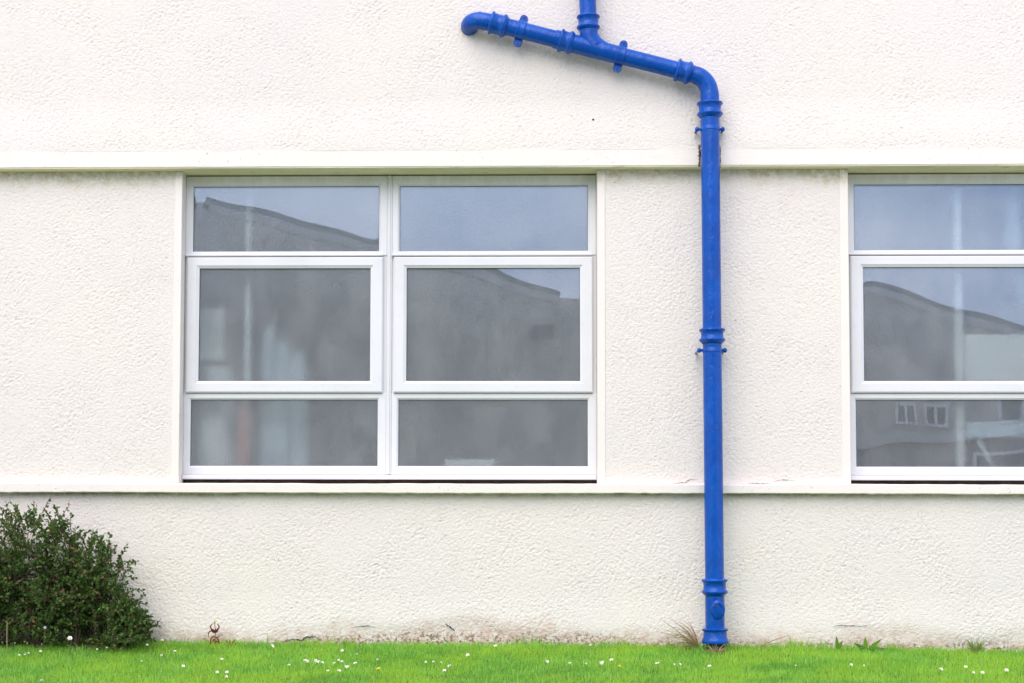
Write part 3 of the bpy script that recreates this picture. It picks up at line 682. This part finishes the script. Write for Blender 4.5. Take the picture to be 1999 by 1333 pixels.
DAISIES = [(-2.86,-0.19,0.70),(-2.85,-0.18,0.70),(-2.83,-0.08,0.60),(-2.78,-0.24,0.60),(-2.65,-0.58,0.80),(-2.63,-0.58,0.70),(-2.76,-0.15,0.70),(-2.62,-0.55,0.80),(-2.70,-0.24,0.60),(-2.56,-0.46,0.90),(-2.62,-0.25,0.70),(-2.32,-1.22,1.35),(-2.27,-0.39,0.70),(-2.23,-0.34,0.70),(-1.96,-0.67,0.60),(-2.05,-0.22,0.90),(-1.89,-0.54,0.90),(-2.00,-0.05,1.10),(-1.84,-0.41,1.20),(-1.72,-0.82,1.10),(-1.51,-0.94,1.00),(-1.55,-0.61,1.00),(-1.45,-1.06,0.90),(-1.45,-0.95,1.10),(-1.37,-0.16,1.10),(-1.33,-0.24,0.90),(-1.16,-0.80,1.00),(-1.09,-0.63,1.10),(-1.07,-0.69,0.80),(-1.08,-0.60,1.10),(-1.05,-0.66,1.10),(-1.04,-0.58,1.00),(-1.02,-0.70,1.20),(-1.01,-0.66,0.80),(-0.94,-0.98,0.90),(-0.92,-0.71,0.80),(-0.93,-0.58,0.90),(-0.89,-0.98,1.20),(-0.88,-0.81,1.20),(-0.94,-0.27,1.10),(-0.89,-0.67,1.00),(-0.83,-0.84,1.20),(-0.81,-0.74,1.30),(-0.83,-0.40,0.90),(-0.71,-0.61,0.90),(-0.45,-0.63,0.80),(-0.41,-0.67,0.90),(-0.39,-0.69,0.90),(-0.34,-0.88,1.20),(-0.32,-0.77,1.00),(-0.31,-0.74,1.00),(-0.23,-0.46,1.20),(-0.08,-0.19,1.20),(0.17,-0.60,1.10),(0.31,-0.71,1.00),(0.38,-0.67,0.70),(0.44,-0.16,0.80),(0.45,-0.64,1.30),(0.48,-0.62,0.90),(0.54,-0.60,1.30),(0.77,-0.70,1.50),(0.84,-0.66,0.70),(0.86,-0.64,0.90),(1.04,-0.74,1.30),(1.49,-0.70,0.60),(1.78,-0.60,1.00),(1.85,-0.64,0.60),(2.21,-0.72,1.40),(2.39,-0.63,1.10),(2.37,-0.79,0.90),(2.43,-0.77,1.10),(2.58,-0.68,1.20)]
ORD = ['first', 'second', 'third', 'fourth', 'fifth', 'sixth', 'seventh', 'eighth', 'ninth', 'tenth', 'eleventh', 'twelfth', 'thirteenth', 'fourteenth', 'fifteenth', 'sixteenth', 'seventeenth', 'eighteenth', 'nineteenth', 'twentieth', 'twenty-first', 'twenty-second']
ZONES = [(-2.0, 'in front of the dark shrub'), (-1.60, 'between the shrub and the red weed'), (-1.13, 'between red weed and the daisy cluster'), (-.60, 'in and beside the dense daisy cluster'),
         (.12, 'below the right half of the double window'), (.70, 'below the wall left of the blue pipe'), (1.3, 'close in front of the blue pipe'), (9, 'right of the blue pipe')]
dm = daisy_mesh(); ym = daisy_mesh(True)
zone = {}
for d in DAISIES:
    px = d[0] / (9 + d[1]) * 9       # order as seen from the lawn in front
    q = next(i for i, zz in enumerate(ZONES) if px < zz[0]); zone.setdefault(q, []).append((px, d))
for q, lst in zone.items():
    lst.sort(key=lambda e: e[0])
    for k, (px, (x, y, s)) in enumerate(lst):
        o = bpy.data.objects.new('daisy', dm); link(o)
        z = float(lawn_z(x, y)); o.location = (x, y, z); s *= .74; o.scale = (s, s, .85 + .15 * s)
        o.rotation_euler = (random.uniform(.15, .75), random.uniform(-.35, .35), random.uniform(-.5, .5))
        if len(lst) == 1: lab = 'white daisy alone in the grass ' + ZONES[q][1]
        else: lab = 'white daisy %s, %s from the left there' % (ZONES[q][1], ORD[k])
        tag(o, lab, 'flower', 'white daisies in the lawn')
for (x, y, s), lab in zip([(-1.54, -1.13, .9), (-.68, -.88, 1.1), (.55, -.75, .9)],
        ['small yellow flower in the grass below the red weed', 'yellow flower right of the dense daisy cluster', 'small yellow flower in the grass below the wall left of the blue pipe']):
    o = bpy.data.objects.new('yellow_flower', ym); link(o); o.location = (x, y, float(lawn_z(x, y))); o.scale = (s, s, .9)
    o.rotation_euler = (.35, 0, x); tag(o, lab, 'flower', 'yellow flowers in the lawn')

# ------------------------------------------------------------------ shrub
shrub = thing('shrub', 'dark green small leaved shrub against the foot of the wall at the left', 'shrub', (-2.9, -.30, -.04))
TOPX = [-4.1, -3.8, -3.3, -3.05, -2.95, -2.87, -2.79, -2.72, -2.65, -2.56, -2.48, -2.42, -2.35, -2.30, -2.25, -2.19, -2.12, -2.06]
TOPZ = [.30, .50, .66, .60, .66, .73, .61, .74, .60, .67, .52, .50, .57, .48, .50, .31, .16, .02]
def top(x): return float(np.interp(x, TOPX, TOPZ))
r = random.Random(21); LV, LF, LT = [], [], []; stems = MB(); berries = MB(); tips = []
def leaf(p, d, side, ln, wd, tint):
    d = d.normalized(); s_ = d.cross(side).normalized() if d.cross(side).length > 1e-4 else Vector((1, 0, 0)); nrm = s_.cross(d)
    b = len(LV); LV.extend([p, p + d * ln * .5 + s_ * wd * .5 + nrm * wd * .18, p + d * ln, p + d * ln * .5 - s_ * wd * .5 + nrm * wd * .18, ])
    LF.append((b, b + 1, b + 2)); LF.append((b, b + 2, b + 3)); LT.extend([tint] * 4)
def rv(k=1.0): return Vector((r.uniform(-k, k), r.uniform(-k, k), r.uniform(-k, k)))
def sprig(p, d, ln, nl, lsz=1.0):
    q = p.copy(); dd = d.normalized(); st = ln / nl; path = [q.copy()]
    for k in range(nl):
        dd = (dd + rv(.22) + Vector((0, 0, -.02))).normalized(); q = q + dd * st; path.append(q.copy())
        for s in range(r.choice((1, 2, 2))):
            side = (rv(1) + dd * .3).normalized(); tt = min(1, max(0, r.gauss(.42, .2))); tt = r.uniform(.9, 1) if r.random() < .10 else min(tt, .86)
            leaf(q, (dd * .55 + side).normalized(), rv(1), r.uniform(.015, .029) * lsz, r.uniform(.011, .018) * lsz, tt)
        if r.random() < .012: berries.lathe(q + rv(.006), rv(1) + Vector((0, 0, .01)), [(0, .001), (.002, .0035), (.005, .0035), (.007, .001)], 6)
    stems.tube(path, [.0016] * len(path), 4, False)
roots = [Vector((x, y, -.06)) for x, y in [(-2.28, -.16), (-2.45, -.22), (-2.7, -.15), (-2.95, -.22), (-3.2, -.18), (-3.5, -.2), (-2.36, -.12), (-2.85, -.10)]]
# main branches fan from the roots; each carries its own cloud of sprigs, so the crown is lobed with gaps between
for i in range(95):
    rt = r.choice(roots); x = min(-2.12, max(-4.0, rt.x + r.gauss(.05, .26))); t = top(x) * (r.uniform(.35, .9) if r.random() < .55 else r.uniform(.86, 1.0))
    end = Vector((x, r.uniform(-.36, .0), max(.05, t))); mid = rt.lerp(end, .5) + Vector((0, r.uniform(-.05, .05), .05))
    pts = [rt * (1 - u) ** 2 + mid * 2 * u * (1 - u) + end * u * u for u in [k / 7 for k in range(8)]]
    stems.tube(pts, [.006 - .0048 * k / 7 for k in range(8)], 5, False)
    for k in range(2, 8):
        for s in range(4 if k > 4 else 3): sprig(pts[k] + rv(.03), (pts[k] - pts[k - 1]).normalized() + rv(1.0), r.uniform(.05, .11), r.randint(6, 9))
for i in range(760):
    x = r.uniform(-4.05, -2.10); u = r.random() ** 1.1; z = top(x) * u * .72; yw = .20 * math.sqrt(max(.05, 1 - (u * .85) ** 2)) * min(1, top(x) / .35)
    p = Vector((x, min(.01, -.16 + r.uniform(-1, 1) * yw), z)); sprig(p, Vector((x + 2.75, (p.y + .15) * 2, .35 + z * .5)) * .8 + rv(.6) + Vector((0, 0, .3)), r.uniform(.05, .11), r.randint(5, 9))
for lx, n_ in ((-2.83, 9), (-2.74, 10), (-2.66, 5), (-2.55, 10), (-2.48, 6), (-2.36, 10), (-2.30, 8), (-2.24, 6), (-3.05, 8), (-3.3, 8), (-2.70, 3), (-2.62, 2), (-2.52, 3), (-2.42, 2)):     # tufts that break the outline
    for k in range(n_):
        x = lx + r.gauss(0, .022); p = Vector((x, -.2 + r.gauss(0, .06), top(x) * r.uniform(.86, 1.0))); sprig(p, Vector((.15 + r.uniform(-.4, .5), r.uniform(-.4, .2), .9)), r.uniform(.06, .13) * (1.6 if n_ < 4 else 1), r.randint(8, 13))
for i in range(22):
    x = r.uniform(-2.35, -2.16); p = Vector((x, r.uniform(-.3, -.1), top(x) * r.uniform(.2, .95))); sprig(p, Vector((1, r.uniform(-.5, .3), r.uniform(.0, .5))), r.uniform(.08, .14), r.randint(8, 12))
off = np.array(shrub.location)
LVa = np.array([tuple(v) for v in LV]) - off; LVa[:, 1] = np.minimum(LVa[:, 1], .035 - off[1])
np_mesh('foliage', LVa, np.array(LF), M['leaf'], shrub, tint=np.array(LT))
stems.build('stem', M['bark'], shrub); berries.build('berries', M['berry'], shrub)

# ------------------------------------------------------------------ small weeds
def strap(m, p, d, ln, wd, curl, tint, n=6, side=None):
    """curled strap leaf; curl bends it downwards"""
    d = Vector(d).normalized(); q = Vector(p); s_ = d.cross(Vector((random.uniform(-.4, .4), -1, random.uniform(-.3, .3)))).normalized()
    V = []
    for k in range(n + 1):
        t = k / n; w_ = wd * math.sin(math.pi * (.12 + .85 * t)) * .5 + .0004; V += [q - s_ * w_, q + s_ * w_]
        q = q + d * (ln / n); d = (d + Vector((0, 0, -curl / n))).normalized()
    m.add(V, [(2 * k, 2 * k + 1, 2 * k + 3, 2 * k + 2) for k in range(n)], tint)
weed = thing('red_weed', 'small red brown weed with curled leaves at the foot of the wall', 'weed', (-1.705, -.005, float(lawn_z(-1.705, -.005))))
m = MB(); bx = weed.location; m.tube([bx, bx + Vector((.002, 0, .08)), bx + Vector((-.002, -.002, .135))], .0025, 6, tint=.7); m.build('stem', M['weed_red'], weed)
def curl_leaf(pts, wd, tint, name='leaf'):
    m = MB(); P = [Vector((x, y, z)) for x, y, z in pts]; Q = []
    for k in range(len(P) - 1):
        a, b_, c_, d_ = P[max(k - 1, 0)], P[k], P[k + 1], P[min(k + 2, len(P) - 1)]
        for q in range(4):
            t = q / 4; Q.append(.5 * ((2 * b_) + (c_ - a) * t + (2 * a - 5 * b_ + 4 * c_ - d_) * t * t + (3 * b_ - a - 3 * c_ + d_) * t ** 3))
    Q.append(P[-1]); n = len(Q); V = []
    for k in range(n):
        d = (Q[min(k + 1, n - 1)] - Q[max(k - 1, 0)]).normalized(); s_ = d.cross(Vector((.25, -1, .2))).normalized(); w_ = wd * .5 * math.sin(math.pi * (.15 + .8 * k / (n - 1)))
        V += [bx + Q[k] - s_ * w_, bx + Q[k] + Vector((0, .003, 0)), bx + Q[k] + s_ * w_]
    m.add(V, [f for k in range(n - 1) for f in ((3 * k, 3 * k + 1, 3 * k + 4, 3 * k + 3), (3 * k + 1, 3 * k + 2, 3 * k + 5, 3 * k + 4))], max(.01, tint)); m.build(name, M['weed_red'], weed, smooth=60)
for s in (-1, 1):
    curl_leaf([(0, 0, .088), (s * .019, -.006, .098), (s * .024, -.008, .116), (s * .010, -.006, .131)], .008, .05)
    curl_leaf([(0, -.003, .078), (s * .014, -.012, .088), (s * .017, -.016, .104)], .013, .12 + .1 * s)
    curl_leaf([(0, -.004, .080), (s * .006, -.014, .086), (s * .008, -.018, .100)], .012, .2)
curl_leaf([(0, 0, .076), (-.022, -.006, .087), (-.036, -.008, .074), (-.034, -.008, .054)], .007, .05)
curl_leaf([(0, 0, .052), (.018, -.004, .052), (.030, -.006, .062)], .006, .55)
curl_leaf([(0, 0, .055), (-.014, -.006, .052), (-.022, -.010, .034), (-.024, -.010, .012)], .012, .6)
curl_leaf([(0, 0, .050), (.014, -.006, .046), (.024, -.008, .030), (.026, -.010, .014)], .009, .5)
curl_leaf([(0, 0, .040), (-.006, -.010, .034), (-.008, -.014, .012)], .013, .35)
curl_leaf([(0, 0, .020), (.016, -.008, .026), (.032, -.010, .018)], .009, .2)
m = MB(); m.lathe(bx + Vector((-.002, -.002, .128)), (0, 0, 1), [(0, .003), (.006, .007), (.013, .005), (.017, .001)], 7); m.build('bud', M['weed_tip'], weed)
def tuft(name, label, cat, loc, stalks, mat, wd=.004):
    t = thing(name, label, cat, (loc[0], loc[1], float(lawn_z(loc[0], loc[1]))))
    for (dx, dy, dz, ln, curl, tint) in stalks:
        m = MB(); strap(m, t.location, (dx, dy, dz), ln, wd, curl, max(.01, tint), 8); m.build('blade', mat, t)
    return t
tuft('orange_sprout', 'tiny orange sprout just right of the red weed', 'weed', (-1.615, -.01), [(-.5, -.2, 1, .05, .6, .9), (.6, -.2, 1, .055, .4, .8), (0, -.4, 1, .045, .3, .7), (1, -.1, .7, .05, .4, 1), (-1, 0, .4, .05, .4, .9)], M['weed_red'], .008)
rr = random.Random(4)
tuft('dry_grass_tuft', 'withered grass tuft leaning left at the foot of the blue pipe', 'weed', (1.06, -.04),
     [(-1, -.1, .95, .29, .25, 1), (-1, -.1, .75, .28, .6, .9), (-1, -.1, .85, .26, .5, .7)] + [(-1 * rr.uniform(.2, 1), rr.uniform(-.3, .1), rr.uniform(.3, 1.5), rr.uniform(.10, .26), rr.uniform(.6, 3.4), rr.uniform(.3, .9)) for k in range(60)], M['dry'], .0034)
tuft('dry_stalks', 'two thin withered stalks leaning right of the blue pipe', 'weed', (1.37, -.03), [(1, -.1, .62, .22, .35, .2), (1, -.05, .48, .19, .45, .4), (.8, -.1, .1, .12, .2, .1), (1.2, 0, .35, .09, .7, .3)], M['dry'], .0045)
tuft('pipe_foot_grass', 'short brown grass fringe under the foot of the blue pipe', 'weed', (1.14, -.165), [(rr.uniform(-2.2, 2.2), rr.uniform(-.4, .3), .9, rr.uniform(.03, .085), rr.uniform(.2, 1.2), rr.choice((.2, .5, .8, .95, 1, 1))) for k in range(70)], M['dry'], .0042)
tuft('broad_leaf_weed', 'single upright green leaf at the wall foot right of the blue pipe', 'weed', (1.845, -.015), [(-.1, -.1, 1, .085, .1, .5), (.35, -.1, 1, .065, .4, .7)], M['dandelion'], .022)
tuft('dandelion', 'green dandelion rosette with pointed leaves below the right-hand window', 'weed', (2.005, -.02),
     [(-1, -.1, .9, .085, .4, .4), (-.1, -.1, 1, .085, .1, .8), (1, -.1, .9, .11, .1, .9), (1, -.1, .5, .09, .6, .5), (-.6, -.4, .6, .06, 1.0, .3), (.5, -.5, .4, .06, .9, .4), (1.2, 0, .3, .12, .3, .2)], M['dandelion'], .022)
tuft('tall_grass_tuft', 'taller rough grass tuft at the wall foot near the right edge', 'weed', (2.62, -.02),
     [(rr.uniform(-1, 1) * .9, rr.uniform(-.3, .1), rr.uniform(.5, 1.4), rr.uniform(.05, .11), rr.uniform(.1, .9), rr.choice((.5, .95, 1, 1))) for k in range(42)], M['dry'], .0035)
t = thing('dandelion_stalk', 'thin brown stalk with a pale seed head in front of the shrub', 'weed', (-2.60, -.32, float(lawn_z(-2.6, -.32))))
b = t.location; m = MB(); m.tube([b, b + Vector((.004, 0, .07)), b + Vector((.006, 0, .135))], .002, 6, tint=.1); m.build('stalk', M['dry'], t)
m = MB(); m.lathe(b + Vector((.006, 0, .13)), (0, 0, 1), [(0, .003), (.006, .009), (.013, .008), (.018, .002)], 8); m.build('seed_head', M['petal'], t)
t = thing('pale_stalk', 'tall straw coloured stalk in front of the shrub at the left edge', 'weed', (-2.79, -.36, float(lawn_z(-2.79, -.36))))
b = t.location; m = MB(); m.tube([b, b + Vector((-.004, 0, .12)), b + Vector((-.003, 0, .18)), b + Vector((-.012, 0, .188))], .0028, 6, tint=.7); m.build('stalk', M['dry'], t)
t = thing('tall_daisy', 'white daisy standing taller against the base of the shrub', 'flower', (-2.42, -.42, float(lawn_z(-2.42, -.42))))
b = t.location; m = MB(); m.tube([b, b + Vector((.002, 0, .10))], .0016, 6); m.build('stalk', M['stem'], t)
o = bpy.data.objects.new('flower_head', dm); link(o, t); o.location = (.002, 0, .062); o.scale = (1.15,) * 3; o.rotation_euler = (.8, .1, 0)
m = MB(); strap(m, b, (-.1, -.2, 1), .06, .010, .2, .6); m.build('leaf', M['dandelion'], t)
